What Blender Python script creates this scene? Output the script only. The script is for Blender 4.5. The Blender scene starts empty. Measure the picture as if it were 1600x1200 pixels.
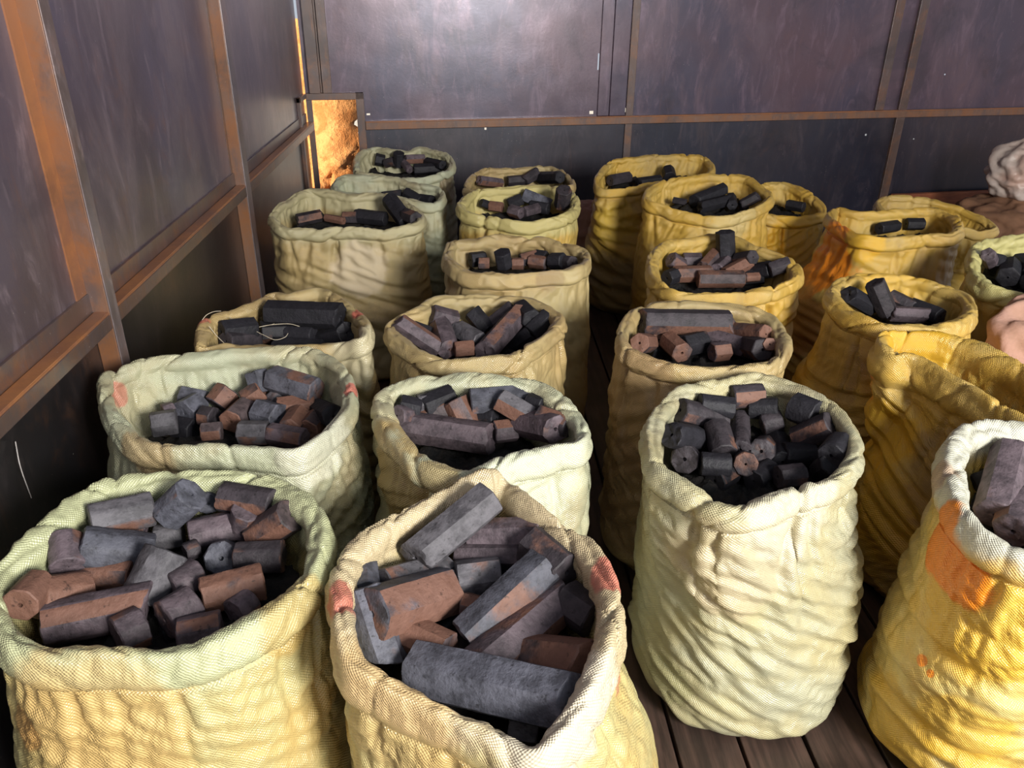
import bpy, math
import numpy as np

# ------------------------------------------------------------------ camera, sky, sun, daylight, exposure
sc = bpy.context.scene
sc.view_settings.view_transform = 'Standard'
sc.view_settings.look = 'None'
sc.view_settings.gamma = 1.0
sc.view_settings.use_curve_mapping = False
sc.view_settings.exposure = 0.2
COL = sc.collection

FPX = 1251.0
_up = np.array([23, 2485, 1251.0]); _up /= np.linalg.norm(_up)
_Y = np.array([-72, 628, -1251.0]); _Y -= _up * (_Y @ _up); _Y /= np.linalg.norm(_Y)
RC = np.array([np.cross(_Y, _up), _Y, _up])          # world = RC @ camera axes
CAM = np.array([0.0, 0.0, 1.5])
cd = bpy.data.cameras.new('camera'); cam = bpy.data.objects.new('camera', cd); COL.objects.link(cam)
cd.sensor_width = 36; cd.lens = FPX / 1600 * 36; cd.clip_start = .02
M4 = np.eye(4); M4[:3, :3] = RC; M4[:3, 3] = CAM
from mathutils import Matrix, Vector
cam.matrix_world = Matrix(M4.tolist())
sc.camera = cam

world = bpy.data.worlds.new('sky'); sc.world = world; world.use_nodes = True
wn = world.node_tree.nodes; bg = wn['Background']
bg.inputs['Color'].default_value = (.80, .88, 1.0, 1); bg.inputs['Strength'].default_value = .55

def light(name, kind, loc, target, energy, color, **kw):
    l = bpy.data.lights.new(name, kind); o = bpy.data.objects.new(name, l); COL.objects.link(o)
    o.location = loc
    o.rotation_euler = (Vector(target) - Vector(loc)).to_track_quat('-Z', 'Y').to_euler()
    l.energy = energy; l.color = color
    for k, v in kw.items(): setattr(l, k, v)
    return o
# daylight through the open doorway, behind and to one side of the camera
light('doorway_daylight', 'AREA', (1.9, -1.7, 2.15), (.3, 1.9, .5), 235, (1, .97, .92), shape='RECTANGLE', size=.9, size_y=1.0)
# low sun outside, beyond the side wall: it only reaches the corner gap
light('sun', 'SUN', (-6, -1.0, 2.6), (-.7, 5.1, .5), 9.0, (1, .86, .66), angle=.01)

# ------------------------------------------------------------------ geometry helpers
def at(px, py, z=None, x=None, y=None):
    d = RC @ np.array([px - 800, 600 - py, -FPX])
    if z is not None: t = (z - CAM[2]) / d[2]
    elif x is not None: t = (x - CAM[0]) / d[0]
    else: t = (y - CAM[1]) / d[1]
    return CAM + t * d

def mesh_obj(name, V, F, mat, parent=None, loc=(0, 0, 0), smooth=True, uv=None, sharp=None):
    me = bpy.data.meshes.new(name)
    V = np.asarray(V, float) - np.asarray(loc, float)
    me.from_pydata(V.tolist(), [], [list(map(int, f)) for f in F])
    if smooth: me.polygons.foreach_set('use_smooth', [True] * len(me.polygons))
    if uv is not None:
        ul = me.uv_layers.new(name='uv')
        li = np.empty(len(me.loops), int); me.loops.foreach_get('vertex_index', li)
        ul.data.foreach_set('uv', np.asarray(uv)[li].astype(np.float32).ravel())
    me.materials.append(mat); me.update()
    if sharp is not None: me.set_sharp_from_angle(angle=sharp)
    o = bpy.data.objects.new(name, me); COL.objects.link(o)
    if parent is not None: o.parent = parent
    else: o.location = loc
    return o

def tag(o, label=None, cat=None, group=None, kind=None):
    if label: o['label'] = label
    if cat: o['category'] = cat
    if group: o['group'] = group
    if kind: o['kind'] = kind
    return o

def empty(name, loc):
    o = bpy.data.objects.new(name, None); COL.objects.link(o); o.location = loc; o.empty_display_size = .05
    return o

def grid_faces(nu, nv, close_u=True, flip=False):
    F = []
    for j in range(nv - 1):
        for i in range(nu if close_u else nu - 1):
            a = j * nu + i; b = j * nu + (i + 1) % nu
            f = (a, b, b + nu, a + nu)
            F.append(f[::-1] if flip else f)
    return F

# lattice value noise, vectorised
_rs = np.random.RandomState(5); _T = _rs.rand(64, 64, 64)
def vnoise(p):
    p = np.asarray(p, float); i = np.floor(p).astype(int); f = p - i; f = f * f * f * (f * (f * 6 - 15) + 10)
    r = 0
    for a in (0, 1):
        wa = f[..., 0] if a else 1 - f[..., 0]
        for b in (0, 1):
            wb = f[..., 1] if b else 1 - f[..., 1]
            for c in (0, 1):
                wc = f[..., 2] if c else 1 - f[..., 2]
                r = r + wa * wb * wc * _T[(i[..., 0] + a) & 63, (i[..., 1] + b) & 63, (i[..., 2] + c) & 63]
    return r
def fbm(p, o=3):
    r = 0; a = .5; s = 0
    for _ in range(o):
        r = r + a * vnoise(p); s += a; a *= .5; p = p * 2.03 + 7.7
    return r / s
def ridge(p, pw=2.0):
    return (1 - np.abs(2 * vnoise(p) - 1)) ** pw

def crumple(q, seed, n=7, warp=.55, dmin=0.0):
    """sum of sharp-edged waves in scattered directions, bent by soft noise: creased cloth"""
    r = np.random.RandomState(int(seed * 13) + 7); h = 0; tot = 0
    w1 = fbm(q * .55 + seed, 2) - .5; w2 = fbm(q * .7 - seed, 2) - .5
    for i in range(n):
        d = r.normal(size=3); d[2] *= 1.25; d /= np.linalg.norm(d)
        f = r.uniform(.55, 1.7); ph = r.uniform(0, 1)
        v = q @ d * f + ph + warp * 3 * (w1 * r.uniform(-1, 1) + w2 * r.uniform(-1, 1))
        v = v - np.floor(v); t = np.abs(2 * v - 1)
        k = r.uniform(.25, .75); t = np.where(t < k, t / k, (1 - t) / (1 - k))     # lopsided folds
        m = sstep(.30, .62, vnoise(q * .6 + i * 5.3 + seed))
        a = f ** -.8
        h = h + a * m * (t - .5); tot += a
    return h / tot * 2
def sstep(a, b, x):
    t = np.clip((x - a) / (b - a), 0, 1); return t * t * (3 - 2 * t)

# ------------------------------------------------------------------ materials
def newmat(name):
    m = bpy.data.materials.new(name); m.use_nodes = True
    nt = m.node_tree; nt.nodes.clear()
    out = nt.nodes.new('ShaderNodeOutputMaterial'); b = nt.nodes.new('ShaderNodeBsdfPrincipled')
    nt.links.new(b.outputs[0], out.inputs[0])
    return m, nt, b
class N:
    def __init__(s, nt): s.nt = nt
    def node(s, t, **kw):
        n = s.nt.nodes.new(t)
        for k, v in kw.items(): setattr(n, k, v)
        return n
    def set(s, sock, v):
        if isinstance(v, bpy.types.NodeSocket): s.nt.links.new(v, sock)
        else: sock.default_value = v
    def math(s, op, a, b=0.0, c=None, clamp=False):
        n = s.node('ShaderNodeMath', operation=op, use_clamp=clamp); s.set(n.inputs[0], a); s.set(n.inputs[1], b)
        if c is not None: s.set(n.inputs[2], c)
        return n.outputs[0]
    def noise(s, vec, scale, detail=3, rough=.55, dist=0.0):
        n = s.node('ShaderNodeTexNoise'); s.set(n.inputs['Vector'], vec)
        n.inputs['Scale'].default_value = scale; n.inputs['Detail'].default_value = detail
        n.inputs['Roughness'].default_value = rough; n.inputs['Distortion'].default_value = dist
        return n.outputs[0]
    def ramp(s, v, lo, hi, a=0.0, b=1.0):
        n = s.node('ShaderNodeMapRange', interpolation_type='SMOOTHSTEP'); s.set(n.inputs[0], v)
        for i, x in enumerate((lo, hi, a, b)): n.inputs[i + 1].default_value = x
        return n.outputs[0]
    def mix(s, f, a, b):
        n = s.node('ShaderNodeMix', data_type='RGBA'); s.set(n.inputs[0], f)
        s.set(n.inputs[6], a if not isinstance(a, tuple) else (*a[:3], 1)); s.set(n.inputs[7], b if not isinstance(b, tuple) else (*b[:3], 1))
        return n.outputs[2]
    def scale(s, vec, v):
        n = s.node('ShaderNodeVectorMath', operation='MULTIPLY'); s.set(n.inputs[0], vec); n.inputs[1].default_value = v
        return n.outputs[0]
    def bump(s, h, strength, dist, normal=None):
        n = s.node('ShaderNodeBump'); n.inputs['Strength'].default_value = strength; n.inputs['Distance'].default_value = dist
        s.set(n.inputs['Height'], h)
        if normal is not None: s.set(n.inputs['Normal'], normal)
        return n.outputs[0]

STN = []
def cloth(name, ca, cb, dirt=.3, dirtcol=(.24, .14, .055), stain_light_spots=(), weave=1.0, rough=.36, gloss=.55, seed=0.0, top=None):
    """woven plastic sacking: two tones, dirt, stains (x, y, z, radius, colour, strength) in the sack's own space"""
    m, nt, bs = newmat(name); n = N(nt)
    tc = n.node('ShaderNodeTexCoord'); ob = tc.outputs['Object']; uv = tc.outputs['UV']
    off = n.node('ShaderNodeVectorMath', operation='ADD'); n.set(off.inputs[0], ob); off.inputs[1].default_value = (seed, seed * .7, 0); ob2 = off.outputs[0]
    col = n.mix(n.ramp(n.noise(ob2, 5, 4), .38, .62), ca, cb)
    # grime: large soft patches and finer smudges
    g1 = n.ramp(n.noise(n.scale(ob2, (1, 1, .6)), 4.2, 5, .6, .4), .50, .72)
    g2 = n.ramp(n.noise(ob2, 23, 5, .65), .52, .8)
    col = n.mix(n.math('MULTIPLY', g1, dirt, clamp=True), col, dirtcol)
    col = n.mix(n.math('MULTIPLY', g2, dirt * .8, clamp=True), col, tuple(c * .6 for c in dirtcol))
    if top:
        sz = n.node('ShaderNodeSeparateXYZ'); n.set(sz.inputs[0], ob)
        zz = n.math('ADD', sz.outputs[2], n.math('MULTIPLY', n.math('SUBTRACT', n.noise(ob2, 6, 4), .5), .16))
        col = n.mix(n.ramp(zz, top[0] - .02, top[0] + .03), col, top[1])
    for (x, y, z, r, c, st) in stain_light_spots:
        d = n.node('ShaderNodeVectorMath', operation='DISTANCE'); n.set(d.inputs[0], ob); d.inputs[1].default_value = (x, y, z); STN.append(d)
        dd = n.math('ADD', d.outputs['Value'], n.math('MULTIPLY', n.math('SUBTRACT', n.noise(ob2, 9, 4, .6), .5), r * 1.1))
        w = n.ramp(dd, r * 1.08, r * .80, 0, st)
        col = n.mix(w, col, c)
    # weave of flat tapes (about 2.5 mm), from the unrolled cloth coordinates
    sp = n.node('ShaderNodeSeparateXYZ'); n.set(sp.inputs[0], uv)
    k = 2 * math.pi / .0054
    su = n.math('SINE', n.math('MULTIPLY', sp.outputs[0], k)); sv = n.math('SINE', n.math('MULTIPLY', sp.outputs[1], k))
    wv = n.math('MULTIPLY', su, sv)
    col = n.mix(n.math('MULTIPLY', n.math('MAXIMUM', n.math('MULTIPLY', wv, -1.0), 0.0), .15 * weave), col, n.mix(.5, col, dirtcol))
    nt.links.new(col, bs.inputs['Base Color'])
    rr = n.math('SUBTRACT', n.math('ADD', n.math('MULTIPLY', n.noise(ob2, 30, 3), .25), rough - .10), n.math('MULTIPLY', wv, .10 * weave))
    nt.links.new(rr, bs.inputs['Roughness'])
    bs.inputs['Specular IOR Level'].default_value = .55
    nb = n.bump(wv, .50 * weave, .0014)
    cr = n.noise(ob2, 17, 4, .55, 1.4)
    cr = n.math('ABSOLUTE', n.math('SUBTRACT', cr, .5))
    cr2 = n.math('ABSOLUTE', n.math('SUBTRACT', n.noise(n.scale(ob2, (1, 1, 1.6)), 48, 3, .5, .8), .5))
    nb = n.bump(cr, .32, .012, nb); nb = n.bump(cr2, .22, .004, nb)
    nt.links.new(nb, bs.inputs['Normal'])
    bs.inputs['Coat Weight'].default_value = gloss; bs.inputs['Coat Roughness'].default_value = .20
    nt.links.new(nb, bs.inputs['Coat Normal'])
    return m

def charcoal_mat():
    m, nt, bs = newmat('charcoal'); n = N(nt)
    tc = n.node('ShaderNodeTexCoord'); oi = n.node('ShaderNodeObjectInfo')
    off = n.node('ShaderNodeVectorMath', operation='ADD'); n.set(off.inputs[0], tc.outputs['Object'])
    sc_ = n.node('ShaderNodeVectorMath', operation='SCALE'); sc_.inputs[0].default_value = (17, 9, 13); n.set(sc_.inputs['Scale'], oi.outputs['Random'])
    n.set(off.inputs[1], sc_.outputs[0]); v = off.outputs[0]
    att = n.node('ShaderNodeAttribute', attribute_name='tint')
    base = oi.outputs['Color']
    dark = n.mix(.55, base, (.006, .006, .008))
    col = n.mix(n.ramp(n.noise(v, 30, 5, .65), .35, .62), dark, base)
    # ash brown bloom on some faces; object alpha says how much
    bm = n.math('ADD', n.noise(v, 14, 4, .6), n.math('MULTIPLY', n.math('SUBTRACT', att.outputs['Fac'], .5), .9))
    bm = n.ramp(n.math('ADD', bm, n.math('SUBTRACT', oi.outputs['Alpha'], .5)), .48, .66)
    col = n.mix(n.math('MULTIPLY', bm, .9), col, n.mix(n.noise(v, 60, 3), (.13, .062, .042), (.25, .125, .085)))
    pit = n.ramp(n.noise(v, 90, 3, .6), .60, .72)
    col = n.mix(n.math('MULTIPLY', pit, .6), col, (.01, .009, .009))
    nt.links.new(col, bs.inputs['Base Color'])
    bs.inputs['Roughness'].default_value = .62; bs.inputs['Specular IOR Level'].default_value = .35
    nb = n.bump(n.noise(v, 120, 4, .7), .5, .002)
    nb = n.bump(n.noise(v, 30, 4, .6), .5, .006, nb)
    nt.links.new(nb, bs.inputs['Normal'])
    return m

def steel(name, c1, c2, c3, rust, rustcol=(.30, .115, .035), rough=.36, scale=1.0, zr=None):
    m, nt, bs = newmat(name); n = N(nt)
    g = n.node('ShaderNodeNewGeometry'); P = g.outputs['Position']
    col = n.mix(n.ramp(n.noise(P, 1.1 * scale, 3, .5, .6), .36, .64), c1, c2)
    col = n.mix(n.ramp(n.noise(n.scale(P, (1, 1, .35)), 3.5 * scale, 6, .7, .5), .44, .66, 0, .85), col, c3)
    col = n.mix(n.ramp(n.noise(n.scale(P, (1, 1, .3)), 14 * scale, 5, .7, .8), .50, .74, 0, .5), col, tuple(min(1, x * 1.9) for x in c3))
    col = n.mix(n.ramp(n.noise(P, 2.3, 5, .65, .7), .52, .70, 0, .6), col, tuple(x * .45 for x in c1))
    # vertical streaks and scratches of rust
    st = n.noise(n.scale(P, (1, 1, .12)), 26, 5, .7)
    col = n.mix(n.ramp(st, .58, .74, 0, min(1, rust * 1.3)), col, rustcol)
    bl = n.noise(P, 7, 6, .72, .3)
    col = n.mix(n.ramp(bl, .56 - .25 * rust, .80 - .25 * rust, 0, min(1, rust * 1.6)), col, rustcol)
    fl = n.node('ShaderNodeTexVoronoi'); n.set(fl.inputs['Vector'], P); fl.inputs['Scale'].default_value = 46
    fk = n.math('MULTIPLY', n.ramp(fl.outputs['Distance'], .085, .05), n.ramp(n.noise(P, 5, 2), .5, .62))
    col = n.mix(n.math('MULTIPLY', fk, .55), col, (.55, .50, .45))
    nt.links.new(col, bs.inputs['Base Color'])
    bs.inputs['Metallic'].default_value = .35
    bs.inputs['Coat Weight'].default_value = 1.0; bs.inputs['Coat Roughness'].default_value = .32
    bs.inputs['Specular IOR Level'].default_value = .6
    nt.links.new(n.math('ADD', n.math('MULTIPLY', n.noise(P, 9, 5, .7), .28), rough - .12), bs.inputs['Roughness'])
    nb = n.bump(n.noise(P, 60, 5, .7), .25, .002); nb = n.bump(n.noise(P, 2.4, 2, .5), .35, .03, nb)
    nt.links.new(nb, bs.inputs['Normal'])
    return m

M_CHAR = charcoal_mat()
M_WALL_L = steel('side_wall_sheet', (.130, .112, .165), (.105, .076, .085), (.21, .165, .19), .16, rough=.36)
M_WALL_LL = steel('side_wall_lower_sheet', (.020, .020, .025), (.016, .014, .016), (.042, .032, .032), .10, rough=.42)  # darker steel tones for the sheets below the rail
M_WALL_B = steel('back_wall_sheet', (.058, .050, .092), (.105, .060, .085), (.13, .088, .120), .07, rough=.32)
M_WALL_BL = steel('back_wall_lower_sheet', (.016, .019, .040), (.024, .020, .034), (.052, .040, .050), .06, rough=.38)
M_FRAME_L = steel('rusty_frame', (.20, .105, .065), (.26, .13, .07), (.12, .085, .08), .50, rough=.6, scale=3)
M_FRAME_G = steel('grey_frame', (.20, .17, .18), (.15, .11, .10), (.25, .20, .20), .25, rough=.45, scale=3)  # paler grey steel for the front faces of the uprights
M_FRAME_B = steel('brown_frame', (.12, .075, .06), (.15, .09, .07), (.10, .08, .085), .35, rough=.5, scale=3)
M_RUST = steel('rust_dust', (.38, .15, .055), (.30, .12, .05), (.22, .10, .06), .5, rustcol=(.42, .17, .05), rough=.75)

def wood(name, a, b, sc_=1.0, rough=.6, axis=(14, 1.2, 14)):
    m, nt, bs = newmat(name); n = N(nt)
    g = n.node('ShaderNodeNewGeometry'); oi = n.node('ShaderNodeObjectInfo')
    v = n.scale(g.outputs['Position'], axis)
    col = n.mix(n.ramp(n.noise(v, 2.2 * sc_, 5, .6, .8), .35, .65), a, b)
    col = n.mix(n.ramp(n.noise(g.outputs['Position'], 5, 4), .45, .7, 0, .7), col, tuple(x * .35 for x in a))
    nt.links.new(col, bs.inputs['Base Color']); bs.inputs['Roughness'].default_value = rough
    nt.links.new(n.bump(n.noise(v, 4, 5, .7), .4, .004), bs.inputs['Normal'])
    return m
M_FLOOR = wood('floor_planks', (.035, .022, .017), (.085, .050, .038), rough=.5)
M_BOARD = wood('board_wood', (.42, .13, .05), (.30, .085, .035), axis=(1.2, 14, 14))

def simple(name, a, b, scale=6, rough=.8, bumpd=.01, bs_=1.0):
    m, nt, bs = newmat(name); n = N(nt)
    g = n.node('ShaderNodeNewGeometry'); P = g.outputs['Position']
    nt.links.new(n.mix(n.ramp(n.noise(P, scale, 6, .65, .5), .38, .62), a, b), bs.inputs['Base Color'])
    bs.inputs['Roughness'].default_value = rough
    nt.links.new(n.bump(n.noise(P, scale * 3, 6, .65), bs_, bumpd), bs.inputs['Normal'])
    return m
M_GAP_FILL = simple('dark_gap_fill', (.006, .006, .007), (.022, .017, .015), 40, .8, .01)
M_CLAY = simple('clay_earth', (.50, .19, .05), (.72, .34, .12), 9, .85, .03)
M_GROUND = simple('red_ground', (.42, .22, .16), (.34, .17, .12), 2, .95, .02)
M_PALE = simple('added_pale_slab', (.80, .76, .68), (.70, .64, .55), 8, .9, .01)
M_THREAD = simple('raffia', (.62, .55, .42), (.5, .42, .3), 30, .6, .001)
M_WEB = simple('cobweb', (.45, .42, .40), (.35, .32, .3), 30, .7, .001)

# ------------------------------------------------------------------ the shed: walls, frame, floor
XL = -.918
BO = np.array([-.868, 4.792, 0.0]); BU = np.array([.99, .1411, 0.0]); BU /= np.linalg.norm(BU)
BN = np.array([BU[1], -BU[0], 0.0])       # towards the room

def boxf(o, u, v, w):
    """box from corner o along three edge vectors"""
    o, u, v, w = map(lambda a: np.asarray(a, float), (o, u, v, w))
    V = [o, o + u, o + u + v, o + v, o + w, o + u + w, o + u + v + w, o + v + w]
    F = [(0, 3, 2, 1), (4, 5, 6, 7), (0, 1, 5, 4), (1, 2, 6, 5), (2, 3, 7, 6), (3, 0, 4, 7)]
    if np.dot(np.cross(u, v), w) < 0: F = [f[::-1] for f in F]
    return V, F
class MB:
    def __init__(s): s.V = []; s.F = []
    def box(s, o, u, v, w):
        V, F = boxf(o, u, v, w); k = len(s.V); s.V += V; s.F += [tuple(i + k for i in f) for f in F]; return s
    def add(s, V, F):
        k = len(s.V); s.V += list(V); s.F += [tuple(i + k for i in f) for f in F]; return s
    def build(s, name, mat, parent=None, bevel=0.0, loc=(0, 0, 0), smooth=False):
        o = mesh_obj(name, s.V, s.F, mat, parent, loc, smooth=smooth)
        if bevel:
            b = o.modifiers.new('bevel', 'BEVEL'); b.width = bevel; b.segments = 2; b.limit_method = 'ANGLE'
        return o
def structure(o, label=None): return tag(o, label, None, None, 'structure')

# side wall, along Y (with the hatch cut into the corner); back wall, along BU
def lbox(mb, y0, y1, z0, z1, p0, p1): return mb.box((XL + p0, y0, z0), (0, y1 - y0, 0), (0, 0, z1 - z0), (p1 - p0, 0, 0))
def bbox(mb, u0, u1, z0, z1, p0, p1): return mb.box(BO + BU * u0 + BN * p0 + np.array([0, 0, z0]), BU * (u1 - u0), (0, 0, z1 - z0), BN * (p1 - p0))
mb = MB()
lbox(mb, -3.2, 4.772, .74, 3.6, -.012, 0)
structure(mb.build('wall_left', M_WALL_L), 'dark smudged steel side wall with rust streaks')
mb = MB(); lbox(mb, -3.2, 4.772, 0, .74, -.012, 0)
structure(mb.build('wall_left', M_WALL_LL), 'near-black lower sheets of the side wall')
mb = MB()
HU, HZ = .235, .893        # hatch opening
def holes(mb, u0, u1, z0, z1, hs):
    """sheet with small square holes (u, z, size)"""
    us = sorted({u0, u1} | {h[0] - h[2] for h in hs} | {h[0] + h[2] for h in hs}); zs = sorted({z0, z1} | {h[1] - h[3] for h in hs} | {h[1] + h[3] for h in hs})
    V = []; F = []; id_ = {}
    def vid(u, z):
        if (u, z) not in id_: id_[(u, z)] = len(V); V.append(BO + BU * u + np.array([0, 0, z]))
        return id_[(u, z)]
    for i in range(len(us) - 1):
        for j in range(len(zs) - 1):
            cu, cz = (us[i] + us[i + 1]) / 2, (zs[j] + zs[j + 1]) / 2
            if any(abs(cu - h[0]) < h[2] and abs(cz - h[1]) < h[3] for h in hs): continue
            F.append((vid(us[i], zs[j]), vid(us[i + 1], zs[j]), vid(us[i + 1], zs[j + 1]), vid(us[i], zs[j + 1])))
    mb.add(V, F)
HS = [(1.628, .795, .012, .009), (1.833, .805, .010, .012), (1.765, .785, .030, .005), (1.853, 1.10, .006, .006),
      (1.655, 1.08, .004, .045), (3.50, .62, .006, .006), (3.86, .585, .004, .004), (2.02, .745, .005, .005),
      (.98, .715, .006, .006), (.30, .81, .010, .005), (3.98, .985, .004, .004)]
ZL = .745
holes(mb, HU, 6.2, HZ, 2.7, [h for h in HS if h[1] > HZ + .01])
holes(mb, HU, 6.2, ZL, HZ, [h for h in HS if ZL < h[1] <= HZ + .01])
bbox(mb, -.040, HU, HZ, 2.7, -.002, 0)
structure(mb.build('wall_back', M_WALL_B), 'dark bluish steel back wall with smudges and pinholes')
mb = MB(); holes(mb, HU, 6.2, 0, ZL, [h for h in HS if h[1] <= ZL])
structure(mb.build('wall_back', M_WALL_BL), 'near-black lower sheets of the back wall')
mb = MB(); mb.box((-.95, 5.9, 2.7), (6.6, 0, 0), (0, -4.9, 0), (0, 0, .03)); structure(mb.build('ceiling', M_WALL_B))

def trim(mb, k, mat, bevel=.002): return structure(mb.build('trim_%d' % k, mat, bevel=bevel))
k = 1
# side wall rail: ledge (rusty top), front lip, upright flange behind
mb = MB(); lbox(mb, -3.2, 4.76, .735, .7715, .040, .046); trim(mb, k, M_FRAME_B); k += 1
mb = MB(); lbox(mb, -3.2, 4.76, .7715, .777, .0, .046); trim(mb, k, M_RUST); k += 1
mb = MB(); lbox(mb, -3.2, 4.76, .777, .7795, .012, .044); trim(mb, k, M_RUST, 0); k += 1
mb = MB(); lbox(mb, -3.2, 4.76, .777, .826, .0, .008); trim(mb, k, M_FRAME_B, .001); k += 1
# side wall uprights
def angle_post(y0, y1, z0, z1, k, mat, p=.036):
    mb = MB(); lbox(mb, y0, y1, z0, z1, 0, .006); lbox(mb, y1 - .006, y1, z0, z1, 0, p - .005); trim(mb, k, mat)
    mb = MB(); lbox(mb, y1 - .026, y1, z0, z1, p - .005, p)
    return trim(mb, k + 1, M_FRAME_G)
def box_post(y0, y1, k, p=.05):
    mb = MB(); lbox(mb, y0, y1, 0, 2.7, 0, p - .003); trim(mb, k, M_FRAME_L)
    mb = MB(); lbox(mb, y0 - .001, y1, 0, 2.7, p - .003, p + .001); trim(mb, k + 1, M_FRAME_G)
box_post(1.850, 1.893, k); k += 2
box_post(3.195, 3.262, k, .046); k += 2
box_post(.20, .30, k); k += 2
# rust bead and weld strip beside the first upright
mb = MB(); lbox(mb, 1.80, 1.85, .78, 2.7, 0, .004); trim(mb, k, M_RUST, 0); k += 1
mb = MB(); lbox(mb, 3.175, 3.195, .78, 2.7, 0, .003); trim(mb, k, M_FRAME_B, 0); k += 1
# corner posts above the hatch
mb = MB(); bbox(mb, -.015, .045, .93, 2.7, .0, .035); bbox(mb, .058, .108, .93, 2.7, .0, .03); bbox(mb, .045, .058, .93, 2.7, .0, .012); trim(mb, k, M_FRAME_B); k += 1
# hatch frame
mb = MB()
bbox(mb, HU, HU + .045, 0, .93, 0, .02); bbox(mb, -.040, HU + .045, HZ, .93, 0, .02); bbox(mb, -.040, -.008, 0, .93, 0, .018)
lbox(mb, 4.56, 4.585, 0, .93, 0, .02); lbox(mb, 4.56, 4.76, .905, .93, 0, .02)
trim(mb, k, M_FRAME_B); k += 1
# back wall rail with rusty top, uprights
mb = MB(); bbox(mb, .28, 6.2, .728, .768, .004, .03); trim(mb, k, M_FRAME_L); k += 1
mb = MB(); bbox(mb, .28, 6.2, .768, .7745, .0, .032); trim(mb, k, M_RUST, .001); k += 1
mb = MB(); bbox(mb, 1.662, 1.735, .775, 2.7, .0, .012); bbox(mb, 1.735, 1.835, .775, 2.7, .0, .020); trim(mb, k, M_WALL_B, .003); k += 1
mb = MB(); bbox(mb, 1.842, 1.888, .0, 2.7, .002, .014); trim(mb, k, M_FRAME_B); k += 1
mb = MB(); bbox(mb, 3.52, 3.58, .775, 2.7, .0, .018); trim(mb, k, M_FRAME_B); k += 1
mb = MB(); bbox(mb, 3.685, 3.745, .0, 2.7, .0, .022); trim(mb, k, M_FRAME_B); k += 1

# floor boards
mb = MB(); rs = np.random.RandomState(3)
x = -.93
while x < 5.6:
    w = rs.uniform(.13, .19); mb.box((x, -1.0, -.03), (w - .008, 0, 0), (0, 6.7, 0), (0, 0, .03 - rs.uniform(0, .003))); x += w
o = mb.build('floor', M_FLOOR, bevel=.003); structure(o, 'dark worn plank floor')
mb = MB(); mb.box((-14, -14, -.12), (30, 0, 0), (0, 30, 0), (0, 0, .05)); structure(mb.build('ground', M_GROUND))
mb = MB(); mb.box((-3, 5.85, -.05), (12, 0, 0), (0, 9, 0), (0, 0, .02)); structure(mb.build('ground', M_PALE))  # pale slab added outside so the pinholes look bright

# outside the hatch: a heap of orange clay, sunlit
def clay_heap():
    nu, nv = 70, 80; V = []
    for j in range(nv):
        for i in range(nu):
            x = -1.5 + (.805 + .03 * math.sin(j * .4) + .012 * math.sin(j * 1.7)) * i / (nu - 1); z = -.07 + 1.35 * j / (nv - 1)
            y = 5.32 + .10 * math.sin(x * 9) + .16 * z - .25 * max(0, .45 - z) * 1.4
            V.append((x, y, z))
    V = np.array(V)
    nrm = fbm(V * np.array([7, 7, 9]) + 3, 5) - .5
    low = sstep(.62, .3, V[:, 2])
    V[:, 1] += nrm * (.05 + .30 * low) + (ridge(V * 22, 3) - .3) * .03 * low
    return V, grid_faces(nu, nv, close_u=False)
V, F = clay_heap()
tag(mesh_obj('clay_bank', V - 0, F, M_CLAY, loc=(-.6, 5.3, 0)), 'sunlit orange clay bank seen through the corner hatch', 'clay bank')

# ------------------------------------------------------------------ sacks
def catmull(P, n):
    """closed Catmull-Rom through P, resampled to n points of equal arc length"""
    P = np.asarray(P, float); m = len(P); out = []
    for i in range(m):
        p0, p1, p2, p3 = P[(i - 1) % m], P[i], P[(i + 1) % m], P[(i + 2) % m]
        t = np.linspace(0, 1, 24, endpoint=False)[:, None]
        out.append(.5 * ((2 * p1) + (-p0 + p2) * t + (2 * p0 - 5 * p1 + 4 * p2 - p3) * t ** 2 + (-p0 + 3 * p1 - 3 * p2 + p3) * t ** 3))
    Q = np.vstack(out); Q2 = np.vstack([Q, Q[:1]])
    s = np.concatenate([[0], np.cumsum(np.linalg.norm(np.diff(Q2, axis=0), axis=1))])
    t = np.linspace(0, s[-1], n, endpoint=False)
    return np.stack([np.interp(t, s, Q2[:, k]) for k in range(3)], 1), s[-1]
def csmooth(A, it):
    for _ in range(it): A = (np.roll(A, 1, 0) + 2 * A + np.roll(A, -1, 0)) / 4
    return A

def rim_points(c, z0, depth):
    py = np.array([p[1] for p in c], float); rel = .5 - (py - py.min()) / (py.max() - py.min())
    def P(tau): return np.array([at(p[0], p[1], z=z0 + tau * r + (p[2] if len(p) > 2 else 0)) for p, r in zip(c, rel)])
    if depth is None: return P(0.0)
    lo, hi = -.15, .25
    for _ in range(40):
        mid = (lo + hi) / 2
        if np.ptp(P(mid)[:, 1]) > depth: lo = mid
        else: hi = mid
    return P(mid)

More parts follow.
